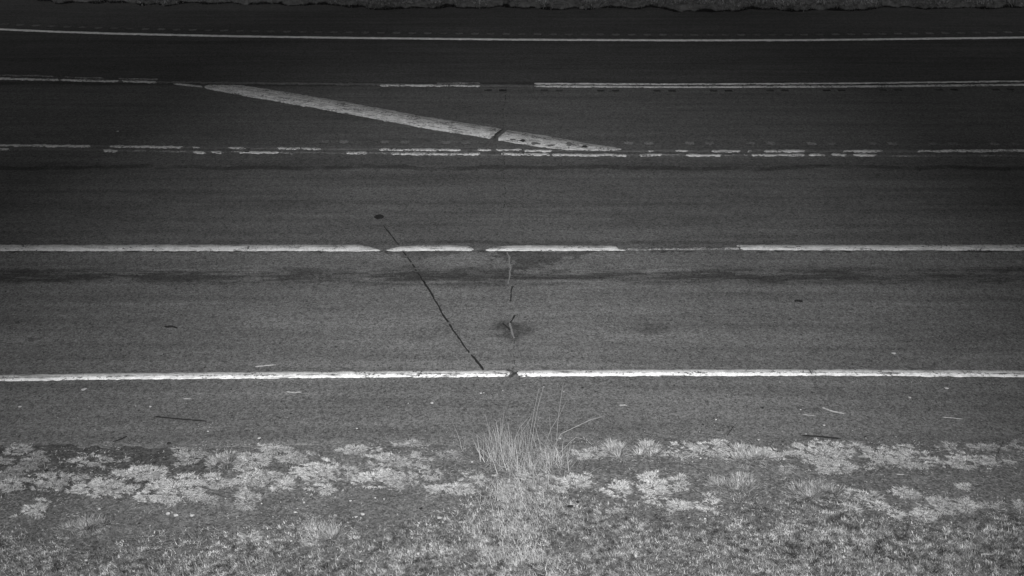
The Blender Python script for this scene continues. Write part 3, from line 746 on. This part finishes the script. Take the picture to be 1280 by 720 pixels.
MATS = [
 # px, py, rx, ry, brightness, spiky, label
 (20, 562, 21, 5.5, .36, 0, 'topmost pale weed mat at the left edge, on the asphalt edge'),
 (4, 576, 10, 4, .30, 0, 'small dull weed mat touching the left edge'),
 (41, 575, 13, 9, .26, 0, 'dull grey weed mat right of the one touching the left edge'),
 (9, 592, 15, 6, .28, 0, 'dull weed mat at the left edge above the brightest front one'),
 (15, 604, 23, 7, .40, 0, 'bright flat weed mat at the left edge, front row'),
 (62, 600, 23, 10, .38, 0, 'feathery pale weed mat with a dark clod above its centre'),
 (117, 574, 24, 7, .34, 0, 'slanting pale weed mat with a pointed top, back row at left'),
 (153, 574, 6, 3, .34, 0, 'tiny pale weed tuft alone on dark soil at left'),
 (102, 599, 9, 6, .36, 0, 'small pale weed mat beside two white pebbles at left'),
 (133, 606, 32, 12, .44, 0, 'large bright weed mat with dark soil under its right end'),
 (178, 591, 26, 9, .38, 0, 'long weed mat rising to the right behind the largest left mat'),
 (217, 612, 31, 14, .44, 0, 'big round feathery weed mat above three white pebbles'),
 (238, 571, 15, 9, .30, 0, 'dull round weed mat below the long dark twig'),
 (223, 561, 6, 3, .34, 0, 'tiny weed tuft beside a dark clod at the pavement edge'),
 (41, 636, 15, 9, .40, 0, 'lone pale weed mat at far left in front of the others'),
 (271, 602, 19, 9, .38, 0, 'ragged pale weed mat under the first spiky grass tuft'),
 (281, 577, 15, 10, .28, 1, 'spiky dull grass tuft in the left back row'),
 (262, 624, 15, 5, .28, 0, 'flat dull weed mat in front between two larger mats at left'),
 (307, 626, 12, 10, .30, 0, 'dull weed mat with thin stalks in the left front row'),
 (315, 598, 27, 12, .38, 0, 'broad ragged weed mat in the middle of the left group'),
 (311, 577, 21, 8, .36, 0, 'feathery weed mat right of the spiky tuft, back row'),
 (343, 562, 19, 5, .36, 0, 'narrow pale weed mat on the pavement edge, left of centre'),
 (353, 606, 13, 7, .38, 0, 'small bright weed mat left of a white pebble'),
 (368, 571, 19, 6, .32, 0, 'thin weed mat trailing right along the back row'),
 (405, 589, 28, 11, .42, 0, 'large bright weed mat beside a short straw'),
 (405, 611, 16, 6, .42, 0, 'bright flat weed mat in front of the one beside the straw'),
 (312, 673, 12, 7, .30, 0, 'faint weed mat down in the turf at left'),
 (447, 562, 20, 4, .34, 0, 'thin streak of weed on the pavement edge left of centre'),
 (516, 554, 18, 3, .34, 0, 'thinnest weed streak lying on the asphalt left of tall grass'),
 (492, 577, 35, 8, .32, 0, 'widest dull weed mat in the back row left of tall grass'),
 (433, 590, 14, 8, .30, 0, 'dull weed mat between two bright ones left of centre'),
 (467, 598, 21, 8, .44, 0, 'brightest weed mat in the group left of tall grass'),
 (495, 603, 10, 9, .34, 0, 'small round weed mat touching the brightest mat left of centre'),
 (526, 594, 22, 7, .34, 0, 'long ragged weed mat midway to the tall grass'),
 (562, 570, 13, 6, .24, 0, 'dark mottled weed mat left of the tall grass'),
 (596, 597, 17, 7, .40, 0, 'bright weed mat just left of the tall grass foot'),
 (566, 611, 28, 5, .36, 0, 'low streak of weed in front, left of the tall grass'),
 (635, 618, 12, 7, .34, 0, 'small weed mat in front of the tall grass'),
 (664, 597, 20, 7, .34, 0, 'soft weed mat at the foot of the tall grass'),
 (717, 606, 21, 10, .40, 0, 'squarish pale weed mat right of the tall grass'),
 (774, 614, 16, 9, .42, 0, 'round bright weed mat, second right of the tall grass'),
 (816, 612, 14, 16, .44, 0, 'upright double weed mat with a bright top, right of centre'),
 (849, 602, 11, 8, .38, 0, 'pale weed mat right of the upright double mat'),
 (741, 567, 20, 5, .34, 0, 'flat weed mat on the pavement edge right of tall grass'),
 (768, 565, 15, 10, .32, 1, 'first spiky tuft right of the tall grass'),
 (811, 565, 18, 9, .36, 1, 'second spiky tuft right of the tall grass'),
 (849, 567, 14, 9, .36, 0, 'pale weed mat right of the second spiky tuft'),
 (763, 639, 13, 5, .36, 0, 'small low weed mat near the turf right of centre'),
 (848, 634, 12, 6, .38, 0, 'bright weed mat at the turf edge below the double mat'),
 (889, 563, 20, 10, .38, 0, 'pale weed mat under the dark seedhead stalk'),
 (934, 570, 26, 9, .36, 1, 'wide spiky tuft in the right back row'),
 (971, 567, 16, 5, .42, 0, 'bright narrow weed mat left of the short dark stick'),
 (983, 586, 9, 5, .32, 0, 'small dull weed mat in front of the right back row'),
 (1030, 567, 37, 12, .40, 0, 'largest weed mat at right, below the short dark stick'),
 (1068, 559, 12, 4, .36, 0, 'small weed mat behind the largest right mat'),
 (1050, 584, 28, 7, .36, 0, 'flat weed mat in front of the largest right mat'),
 (1105, 572, 23, 10, .40, 0, 'pale weed mat right of the largest right mat'),
 (1129, 560, 9, 3, .40, 0, 'tiny bright weed tuft behind the right back row'),
 (1146, 576, 27, 8, .42, 0, 'long bright weed mat in the right back row'),
 (1186, 559, 12, 5, .34, 0, 'small weed mat at the back, left of the dark weed stalk'),
 (1208, 577, 31, 9, .42, 0, 'broad bright weed mat near the right edge'),
 (1230, 562, 20, 4, .34, 0, 'thin weed streak behind the broad mat near right edge'),
 (1251, 576, 17, 7, .34, 0, 'last weed mat of the back row toward the right edge'),
 (1279, 566, 8, 10, .26, 0, 'dull weed mat cut by the right edge, back row'),
 (887, 630, 11, 8, .46, 0, 'small very bright weed mat below the faint wide tuft'),
 (916, 606, 31, 12, .28, 1, 'wide faint tuft of thin grass right of centre'),
 (1015, 615, 33, 10, .28, 1, 'wide thin grass tuft below the largest right mat'),
 (1085, 621, 21, 6, .40, 0, 'pale weed mat in the right front row, upper left'),
 (1129, 618, 17, 5, .38, 0, 'flat weed mat in the right front row, upper right'),
 (1062, 635, 9, 5, .42, 0, 'tiny bright weed mat at the left end of right front row'),
 (1099, 634, 13, 6, .44, 0, 'bright weed mat second in the right front row'),
 (1119, 643, 11, 6, .44, 0, 'bright weed mat lowest in the right front row'),
 (1154, 644, 11, 6, .44, 0, 'bright weed mat right of the lowest front one'),
 (1172, 634, 18, 8, .40, 0, 'larger weed mat in the right front row left of a dark gap'),
 (1206, 634, 15, 7, .40, 0, 'weed mat right of the dark gap in the front row'),
 (1236, 633, 18, 6, .38, 0, 'last long weed mat of the front row toward right edge'),
 (1279, 634, 7, 6, .38, 0, 'small weed mat cut by the right edge, front row'),
 (1203, 609, 7, 3, .40, 0, 'tiny weed mat alone between the right rows'),
 (110, 655, 26, 7, .24, 1, 'sparse low tuft in the left turf below the lone mat'),
 (400, 668, 26, 10, .30, 1, 'spiky star shaped tuft in the turf left of centre'),
]
for i, (px, py, rx, ry, br, sp, lab) in enumerate(MATS):
    me, loc = mat_mesh(px, py, rx, ry, br, sp, 100 + i)
    o = link('grass_tuft' if sp else 'weed_mat', me, M_GRASS if sp else M_MAT); o.location = loc
    tag(o, lab, 'grass tuft' if sp else 'weed', 'spiky grass tufts along the verge' if sp else 'low pale weed mats along the pavement edge')

# ------------------------------------------------------------------ unseen trees added behind the camera, shaped to darken the sides and far lanes
def leaf_material():
    n = NB('tree_leaf'); n.color(n.mul(n.attr('tone'), 1.0)); return n.m
M_LEAF = leaf_material()
def added_tree(x, y, h, crowns, r0, label):
    root = bpy.data.objects.new('added_tree', None); COL.objects.link(root); root.location = (x, y, -.1)
    tag(root, label, 'added_tree', 'unseen trees added to shade the road')
    v, f = [], []
    def limb(a, b, ra, rb, n_=7):
        base = len(v); d = (b - a).normalized(); s_ = d.orthogonal().normalized(); t_ = d.cross(s_)
        for i in range(5):
            k = i / 4; p = a.lerp(b, k) + (s_ * math.sin(k * 5) + t_ * math.cos(k * 4)) * ra * .3 * k; q = ra + (rb - ra) * k
            for j in range(n_): v.append((p + (s_ * math.cos(j * 6.2832 / n_) + t_ * math.sin(j * 6.2832 / n_)) * q)[:])
        for i in range(4):
            for j in range(n_): f.append((base + i * n_ + j, base + i * n_ + (j + 1) % n_, base + (i + 1) * n_ + (j + 1) % n_, base + (i + 1) * n_ + j))
    limb(Vector((0, 0, 0)), Vector((0, 0, h * .92)), r0, .05)
    for c in crowns:
        limb(Vector((0, 0, max(2.0, c[2] - c[5] * .8))), Vector((c[0], c[1], c[2])), r0 * .4, .04)
    m = bpy.data.meshes.new('trunk'); m.from_pydata(v, [], f); link('trunk', m, M_BARK, root)
    cs, ts, qs, k = [], [], [], 0
    for c in crowns:
        n_ = int(c[3] * c[5] * 100)
        d = rng.normal(size=(n_, 3)); d /= np.linalg.norm(d, axis=1)[:, None]
        rad = rng.random(n_) ** .45 * (1 + .35 * (n1(d[:, 0] * 3 + 9, d[:, 2] * 3 + 9) - .5))
        p = d * rad[:, None] * np.array([c[3], c[4], c[5]]) + np.array(c[:3])
        u = rng.normal(size=(n_, 3)); u /= np.linalg.norm(u, axis=1)[:, None]
        w = np.cross(u, rng.normal(size=(n_, 3))); w /= np.linalg.norm(w, axis=1)[:, None]
        sz = rng.uniform(.30, .55, n_)[:, None]
        cs.append(np.stack([p - u * sz, p - w * sz * .6, p + u * sz, p + w * sz * .6], 1).reshape(-1, 3))
        i = np.arange(n_) * 4 + k; ts.append(np.stack([i, i + 1, i + 2], 1)); ts.append(np.stack([i, i + 2, i + 3], 1)); k += 4 * n_
        qs.append(np.repeat(rng.uniform(.05, .12, n_), 4))
    link('crown', mesh_np('crown', np.concatenate(cs), np.concatenate(ts), np.concatenate(qs)), M_LEAF, root)
added_tree(-10.2, -7, 34, [(-.6, 0, 10, 5.6, 4, 7), (1.2, 0, 22.5, 6.2, 4, 9.5)], .5, 'broad unseen shade caster added behind the viewpoint on the left')
added_tree(9.8, -7, 34, [(.6, 0, 10, 5.6, 4, 7), (-1.3, 0, 22.5, 6.2, 4, 9.5)], .5, 'broad unseen shade caster added behind the viewpoint on the right')
added_tree(-20, -6, 42, [(0, 0, 12, 6, 4, 9), (1.0, 0, 29, 8, 4, 14)], .5, 'farthest left unseen shade caster added behind the viewpoint')
added_tree(20, -6, 42, [(0, 0, 12, 6, 4, 9), (-1.0, 0, 29, 8, 4, 14)], .5, 'farthest right unseen shade caster added behind the viewpoint')
added_tree(-7, -9, 46, [(1.5, 0, 32.5, 8, 4, 10.5)], .45, 'slender high crowned shade caster added unseen left of the gap')
added_tree(7, -9, 46, [(-1.5, 0, 32.5, 8, 4, 10.5)], .45, 'slender high crowned shade caster added unseen right of the gap')

# creeping scraps of the same weed between the mats, too many to count
N = 90000
wx = rng.uniform(-7.5, 7.5, N); wpy = rng.uniform(553, 648, N); wpx = 640 + wx * pxm(600)
_, wy = PN(np.full(N, 640.0), wpy)
inten = np.zeros(N)
for q in MATS:
    inten = np.maximum(inten, np.exp(-(((wpx - q[0]) / (q[2] * 1.35 + 7)) ** 2 + ((wpy - q[1]) / (q[3] * 1.5 + 4)) ** 2)))
patch = n1(wx * 6, wy * 9) * .5 + n2(wx * 17, wy * 24) * .5
kp = rng.random(N) < np.clip((patch - .50) * 5, 0, 1) * np.clip(inten * .6 + .07, 0, 1)
wx, wy = wx[kp], wy[kp]; N = len(wx)
wz = near_h(wx, wy); wz = np.where(wy > np.interp(wx, cx, ey), np.maximum(wz, .001), wz) + .004
wa = rng.uniform(0, 6.28, N)
co, tr, to = blades(wx, wy, wz, rng.uniform(.012, .038, N), rng.uniform(.004, .009, N), np.arctan2(.5 * np.sin(wa), np.cos(wa)), rng.uniform(1.2, 1.6, N), rng.uniform(-.1, .2, N), np.clip(.34 * rng.uniform(.2, 1.6, N), .04, .6), 2)
tag(link('ground_weeds', mesh_np('ground_weeds', co, tr, to), M_MAT), 'thin scraps of pale weed creeping between the mats', 'weeds', kind='stuff')

# ---- the tall clump of dry grass in the middle
c0 = P(655, 590)
root = bpy.data.objects.new('tall_grass', None); COL.objects.link(root); root.location = (c0.x, c0.y, 0)
tag(root, 'tall clump of dry grass with long stalks in the middle of the verge', 'grass clump')
def px_m(dx): return dx / pxm(580)
parts = []
def fan(cx_, cy_, spread, n_, L0, L1, lean0, lean1, w0, w1, t0, t1, az0=0., az1=2 * math.pi, seg=4, curl=.7):
    a = P(cx_, cy_)
    bx = rng.normal(0, px_m(spread), n_) + a.x - c0.x; by = rng.normal(0, .05, n_) + a.y - c0.y
    bz = near_h(bx + c0.x, by + c0.y) - .004
    return blades(bx, by, bz, rng.uniform(L0, L1, n_), rng.uniform(w0, w1, n_), rng.uniform(az0, az1, n_), rng.uniform(lean0, lean1, n_), rng.uniform(0, curl, n_), rng.uniform(t0, t1, n_), seg)
parts += [fan(652, 562, 30, 110, .12, .42, .05, .95, .0024, .004, .16, .5),
          fan(640, 568, 17, 170, .12, .38, .02, .75, .0028, .005, .20, .58),
          fan(632, 575, 20, 260, .08, .24, .1, 1.0, .003, .006, .16, .60),
          fan(662, 588, 26, 420, .06, .22, .1, 1.2, .003, .006, .18, .62),
          fan(690, 572, 15, 330, .05, .16, .2, 1.4, .003, .0065, .20, .62),
          fan(655, 612, 26, 420, .05, .15, .1, 1.2, .003, .006, .18, .58),
          fan(648, 628, 26, 300, .04, .13, .1, 1.2, .003, .006, .20, .60),
          fan(648, 665, 30, 420, .04, .12, .1, 1.2, .003, .006, .20, .60),
          fan(650, 700, 34, 420, .04, .12, .1, 1.2, .003, .006, .20, .60),
          fan(650, 645, 26, 300, .04, .12, .1, 1.2, .003, .006, .18, .52),
          fan(622, 560, 9, 130, .10, .28, .0, .6, .003, .005, .20, .55)]
co, tr, to = join(parts)
link('blade_clump', mesh_np('blade_clump', co, tr, to), M_GRASS, root)
def stalk(px0, py0, pts, r=.0032, mat=M_STRAW, name='stalk', parent=root, org=c0, z0=None):
    """thin stalk rising from the ground pixel through points (dx, dy, height) in metres"""
    a = P(px0, py0); path = [Vector((a.x, a.y, -.01))] + [Vector((a.x + dx, a.y + dy, h)) for dx, dy, h in pts]
    v, f = [], []
    for i, p in enumerate(path):
        rr = r * (1 - .55 * i / (len(path) - 1))
        d = (path[min(i + 1, len(path) - 1)] - path[max(i - 1, 0)]).normalized()
        s = d.cross(Vector((0, 1, .01))).normalized(); t = d.cross(s)
        for k in range(5):
            q = p + (s * math.cos(k * 1.2566) + t * math.sin(k * 1.2566)) * rr - Vector((org.x, org.y, 0)); v.append(q[:])
    for i in range(len(path) - 1):
        for k in range(5): f.append((i * 5 + k, i * 5 + (k + 1) % 5, i * 5 + 5 + (k + 1) % 5, i * 5 + 5 + k))
    m = bpy.data.meshes.new(name); m.from_pydata(v, [], f); return link(name, m, mat, parent)
H1 = lambda dyp: dyp / pxm(560) / CT      # height for an image rise of dyp pixels
stalk(660, 562, [(.03, 0, H1(30)), (.06, .0, H1(55)), (.10, 0, H1(80))])
stalk(663, 562, [(.03, 0, H1(28)), (.07, .0, H1(58)), (.12, .01, H1(82))])
stalk(695, 562, [(.01, 0, H1(35)), (.03, 0, H1(62)), (.055, 0, H1(88))])
stalk(692, 558, [(.07, 0, H1(17)), (.22, 0, H1(27)), (.36, 0, H1(36)), (.47, 0, H1(40))], r=.0042)
stalk(699, 566, [(.10, 0, H1(14)), (.16, 0, H1(21)), (.22, 0, H1(19)), (.26, .0, H1(17))])
stalk(681, 556, [(.06, 0, H1(22)), (.14, 0, H1(40)), (.20, 0, H1(58))], r=.0026)
stalk(614, 545, [(-.03, 0, H1(14)), (-.06, 0, H1(30))], r=.0028)
stalk(690, 552, [(-.02, 0, H1(20)), (-.035, 0, H1(38))], r=.0028)
stalk(646, 556, [(.06, 0, H1(20)), (.14, 0, H1(36))], r=.0026)
stalk(628, 552, [(.0, 0, H1(22)), (.02, 0, H1(42))], r=.0026)
stalk(640, 556, [(.08, 0, H1(24)), (.17, 0, H1(38))], r=.0026)

# ---- sticks, straws, pebbles and clods lying about
def twig(name, pts, r, mat, label, cat, z=.004, group=None, on=None):
    W = []
    for p in pts:
        a = P(*p); hh = float(near_h(np.array([a.x]), np.array([a.y]))[0])
        base = 0.0 if a.y > float(np.interp(a.x, cx, ey)) else hh
        W.append(Vector((a.x, a.y, base + r + .001)))
    o0 = W[0].copy(); o0.z = 0
    path = []
    for a, b in zip(W[:-1], W[1:]):
        for i in range(4): path.append(a.lerp(b, i / 4) + Vector((0, random.uniform(-.3, .3) * r, random.uniform(0, .35) * r)))
    path.append(W[-1]); v, f = [], []
    for i, p in enumerate(path):
        rr = r * (.75 + .5 * math.sin(i * 1.7) ** 2) * (1 if 0 < i < len(path) - 1 else .5)
        d = (path[min(i + 1, len(path) - 1)] - path[max(i - 1, 0)]).normalized(); s = d.cross(Vector((0, 0, 1))).normalized(); t = d.cross(s)
        for k in range(6): v.append((p - o0 + (s * math.cos(k * 1.0472) + t * math.sin(k * 1.0472)) * rr)[:])
    for i in range(len(path) - 1):
        for k in range(6): f.append((i * 6 + k, i * 6 + (k + 1) % 6, i * 6 + 6 + (k + 1) % 6, i * 6 + 6 + k))
    f.append(tuple(range(6))); f.append(tuple((len(path) - 1) * 6 + k for k in range(6)))
    m = bpy.data.meshes.new(name); m.from_pydata(v, [], f)
    o = link(name, m, mat); o.location = o0; tag(o, label, cat, group); return o
G1, G2 = 'dark twigs lying on the shoulder', 'pale dry straws lying on the ground'
twig('twig', [(193, 521), (212, 523.4), (235, 525.4), (258, 527)], .0065, M_TWIG, 'long thin dark twig on the left shoulder', 'twig', group=G1)
twig('twig', [(1003, 545.2), (1025, 546.6), (1051, 549.4)], .0075, M_TWIG, 'short dark stick on the right shoulder above weeds', 'twig', group=G1)
twig('twig', [(141, 553), (150, 550), (159, 546)], .005, M_TWIG, 'tiny slanting twig at the pavement edge below the long twig', 'twig', group=G1)
twig('twig', [(993, 377.2), (998, 377), (1003, 378)], .013, M_TWIG, 'small dark scrap lying in the near lane at right', 'twig', group=G1)
twig('twig', [(206, 409.5), (213, 408.8), (222, 411)], .010, M_TWIG, 'small dark scrap lying in the near lane at left', 'twig', group=G1)
twig('straw', [(319, 459.5), (330, 458.2), (345, 457)], .008, M_STRAW, 'pale straw just above the near edge line', 'straw', group=G2)
twig('straw', [(1027, 510), (1036, 514), (1046, 516.6), (1055, 518)], .009, M_STRAW, 'curved pale straw on the right shoulder above the dark stick', 'straw', group=G2)
twig('straw', [(358, 490.6), (368, 491.6), (377, 491)], .007, M_STRAW, 'pale straw on the shoulder below the white edge line', 'straw', group=G2)
twig('straw', [(1178, 522), (1190, 523), (1203, 524.5)], .005, M_STRAW, 'faint straw on the shoulder near the right edge', 'straw', group=G2)
twig('straw', [(1003, 518.5), (1020, 520.5)], .004, M_STRAW, 'faint short straw left of the curved pale straw', 'straw', group=G2)
twig('straw', [(229, 499), (240, 499.4)], .006, M_STRAW, 'short pale straw above the long dark twig', 'straw', group=G2)
twig('straw', [(774, 507.5), (783, 507.5)], .008, M_STRAW, 'short bright straw on the shoulder right of tall grass', 'straw', group=G2)
twig('straw', [(378, 588), (390, 594), (402, 599)], .006, M_STRAW, 'slanting straw lying against the large bright mat', 'straw', group=G2)
twig('straw', [(1120, 594.5), (1130, 595)], .007, M_STRAW, 'short pale straw between the two right weed rows', 'straw', group=G2)
twig('straw', [(1226, 693.5), (1240, 693)], .006, M_STRAW, 'pale straw in the turf near the lower right corner', 'straw', group=G2)

def lump(name, px, py, w, h, mat, label, cat, group):
    """a pebble or clod: a squashed, knocked-about ball of 42 points"""
    a = P(px, py); hh = float(near_h(np.array([a.x]), np.array([a.y]))[0])
    base = 0.0 if a.y > float(np.interp(a.x, cx, ey)) else hh
    bm = bmesh.new(); bmesh.ops.create_icosphere(bm, subdivisions=2, radius=1)
    w *= .72; h *= .8; RX = w / pxm(py) / 2; RZ = h / pxm(py) / 2 * .8
    ph = random.random() * 9
    for v in bm.verts:
        k = 1 + .22 * math.sin(v.co.x * 3.1 + ph) * math.cos(v.co.y * 2.7 + ph) + random.uniform(-.08, .08)
        v.co = Vector((v.co.x * RX * k, v.co.y * RX * .7 * k, v.co.z * RZ * k + RZ * .6))
    m = bpy.data.meshes.new(name); bm.to_mesh(m); bm.free()
    o = link(name, m, mat); o.location = (a.x, a.y, base); o.rotation_euler.z = random.uniform(-.5, .5)
    tag(o, label, cat, group); return o
GP = 'white pebbles scattered over the verge'
for px, py, w, h, lab in [
    (105, 487, 9, 3, 'flat white pebble alone on the upper left shoulder'),
    (188, 508.5, 5, 3, 'small white pebble above the long dark twig'),
    (25, 508.5, 6, 2.5, 'flat pebble on the shoulder near the left edge'),
    (70.5, 611, 7, 4, 'white pebble under the feathery mat at left'),
    (95, 606, 5, 3, 'left of two small pebbles beside a weed mat'),
    (99, 608, 5, 3, 'right of two small pebbles beside a weed mat'),
    (210, 641, 8, 5, 'left one of three white pebbles below the big round mat'),
    (220, 643.5, 9, 6, 'middle one of three white pebbles below the big round mat'),
    (240, 643, 9, 4.5, 'right one of three white pebbles below the big round mat'),
    (181, 627, 5, 3.5, 'white pebble below the largest left mat, right end'),
    (124, 635, 6, 3, 'white pebble in bare soil right of the lone mat'),
    (381, 598, 4.5, 3.5, 'white pebble left of the large bright mat'),
    (380, 627.5, 4.5, 3.5, 'upper of two white pebbles on bare soil left of centre'),
    (369, 640, 6, 3.5, 'lower of two white pebbles on bare soil left of centre'),
    (364, 676, 5, 4, 'white pebble in the turf left of centre'),
    (108, 701, 6, 3, 'white pebble in the turf near the lower left corner'),
    (601, 492, 4, 3, 'small pebble on the shoulder above the tall grass'),
    (480, 624, 4, 3, 'small white pebble in bare soil below the brightest mat'),
    (438, 625, 5, 3, 'pebble in bare soil left of the one below the brightest mat'),
    (453.5, 642, 8, 5, 'larger white pebble in soil left of centre'),
    (445, 645, 6, 3, 'small pebble touching the larger white pebble'),
    (634, 607, 4, 3, 'white pebble left of the tall grass foot'),
    (675, 610, 5, 3, 'white pebble right of the tall grass foot'),
    (700, 548.5, 5, 3, 'white pebble beside the tall straight stalk'),
    (737, 598.6, 5, 3.5, 'pebble at the right corner of the squarish mat'),
    (815, 590, 5, 4, 'white pebble above the upright double mat'),
    (590, 578, 5, 3, 'white pebble left of the tall grass among weeds'),
    (549, 647, 9, 4, 'flat pale pebble at the turf edge left of centre'),
    (948, 550, 4.5, 3, 'white pebble on the pavement edge at right'),
    (1272.6, 626, 7, 4, 'bright white pebble near the right edge'),
    (1248, 673, 6, 3, 'white pebble in the turf at right'),
    (1117, 442, 8, 3, 'white fleck lying in the near lane at right'),
    (1137, 497, 6, 2.5, 'flat pebble on the shoulder at right, nearest the line'),
    (1183, 485.5, 8, 2.5, 'flat pale pebble under the near edge line at right'),
    (324, 548, 6, 3, 'pebble on the shoulder above the narrow weed mat'),
    (1030, 532, 5, 3, 'pale pebble between the curved straw and the stick'),
    (540, 504, 6, 2.5, 'flat pebble on the shoulder left of the tall grass'),
    (147, 164.6, 4, 2.5, 'tiny pale pebble in the median at left'),
    ]:
    lump('pebble', px, py, w, h, M_STONE, lab, 'pebble', GP)
GC = 'dark clods on the verge'
for px, py, w, h, lab in [
    (211, 554.6, 7, 5, 'dark clod at the pavement edge below the long twig'),
    (57.5, 588, 6, 6, 'dark clod above the feathery mat at left'),
    (82, 657, 6, 5, 'dark clod on bare soil below the lone mat'),
    (519, 703, 9, 4, 'dark flat clod low in the turf left of centre'),
    (526, 636, 6, 5, 'dark clod at the turf edge left of tall grass'),
    (722, 629, 6, 5, 'dark clod in soil right of the tall grass'),
    (713, 634, 12, 3.5, 'flat dark clod beside the smaller dark clod'),
    (933, 690, 9, 6, 'dark clod in the turf right of centre'),
    (844, 438, 4, 3, 'tiny dark crumb in the near lane right of centre'),
    (173, 653, 4, 3.5, 'tiny dark clod on bare soil left of three pebbles'),
    ]:
    lump('clod', px, py, w, h, M_DARKSTONE, lab, 'clod', GC)

# dark stalk with a seed head, and a small dry weed stalk
def weed_stalk(px, py, dx, hp, mat, label):
    a = P(px, py); r_ = bpy.data.objects.new('weed_stalk', None); COL.objects.link(r_); r_.location = (a.x, a.y, 0)
    tag(r_, label, 'weed')
    k = pxm(py)
    stalk(px, py, [(dx * .5 / k, 0, hp * .5 / k / CT), (dx / k, 0, hp / k / CT)], r=.003, mat=mat, name='stem', parent=r_, org=a)
    n_ = 26
    s = rng.random(n_)
    z = (.45 + .55 * s) * hp / k / CT
    co, tr, to = blades(dx / k * (.45 + .55 * s), np.zeros(n_), z, rng.uniform(.012, .03, n_), rng.uniform(.005, .009, n_), rng.uniform(0, 6.28, n_), rng.uniform(.3, 1.3, n_), rng.uniform(0, .4, n_), rng.choice([.03, .05, .35], n_), 2)
    link('seed_head', mesh_np('seed_head', co, tr, to), M_GRASS, r_)
weed_stalk(908, 545, 11, 18, M_TWIG, 'dark leaning stalk with a speckled seed head at right')
weed_stalk(1247, 567, 3, 16, M_TWIG, 'short dark weed stalk near the right edge')
weed_stalk(57, 588, 1, 18, M_STRAW, 'thin upright stalk behind the feathery mat at left')
weed_stalk(741, 556, -12, 9, M_STRAW, 'pale curled stalk right of the tall grass')
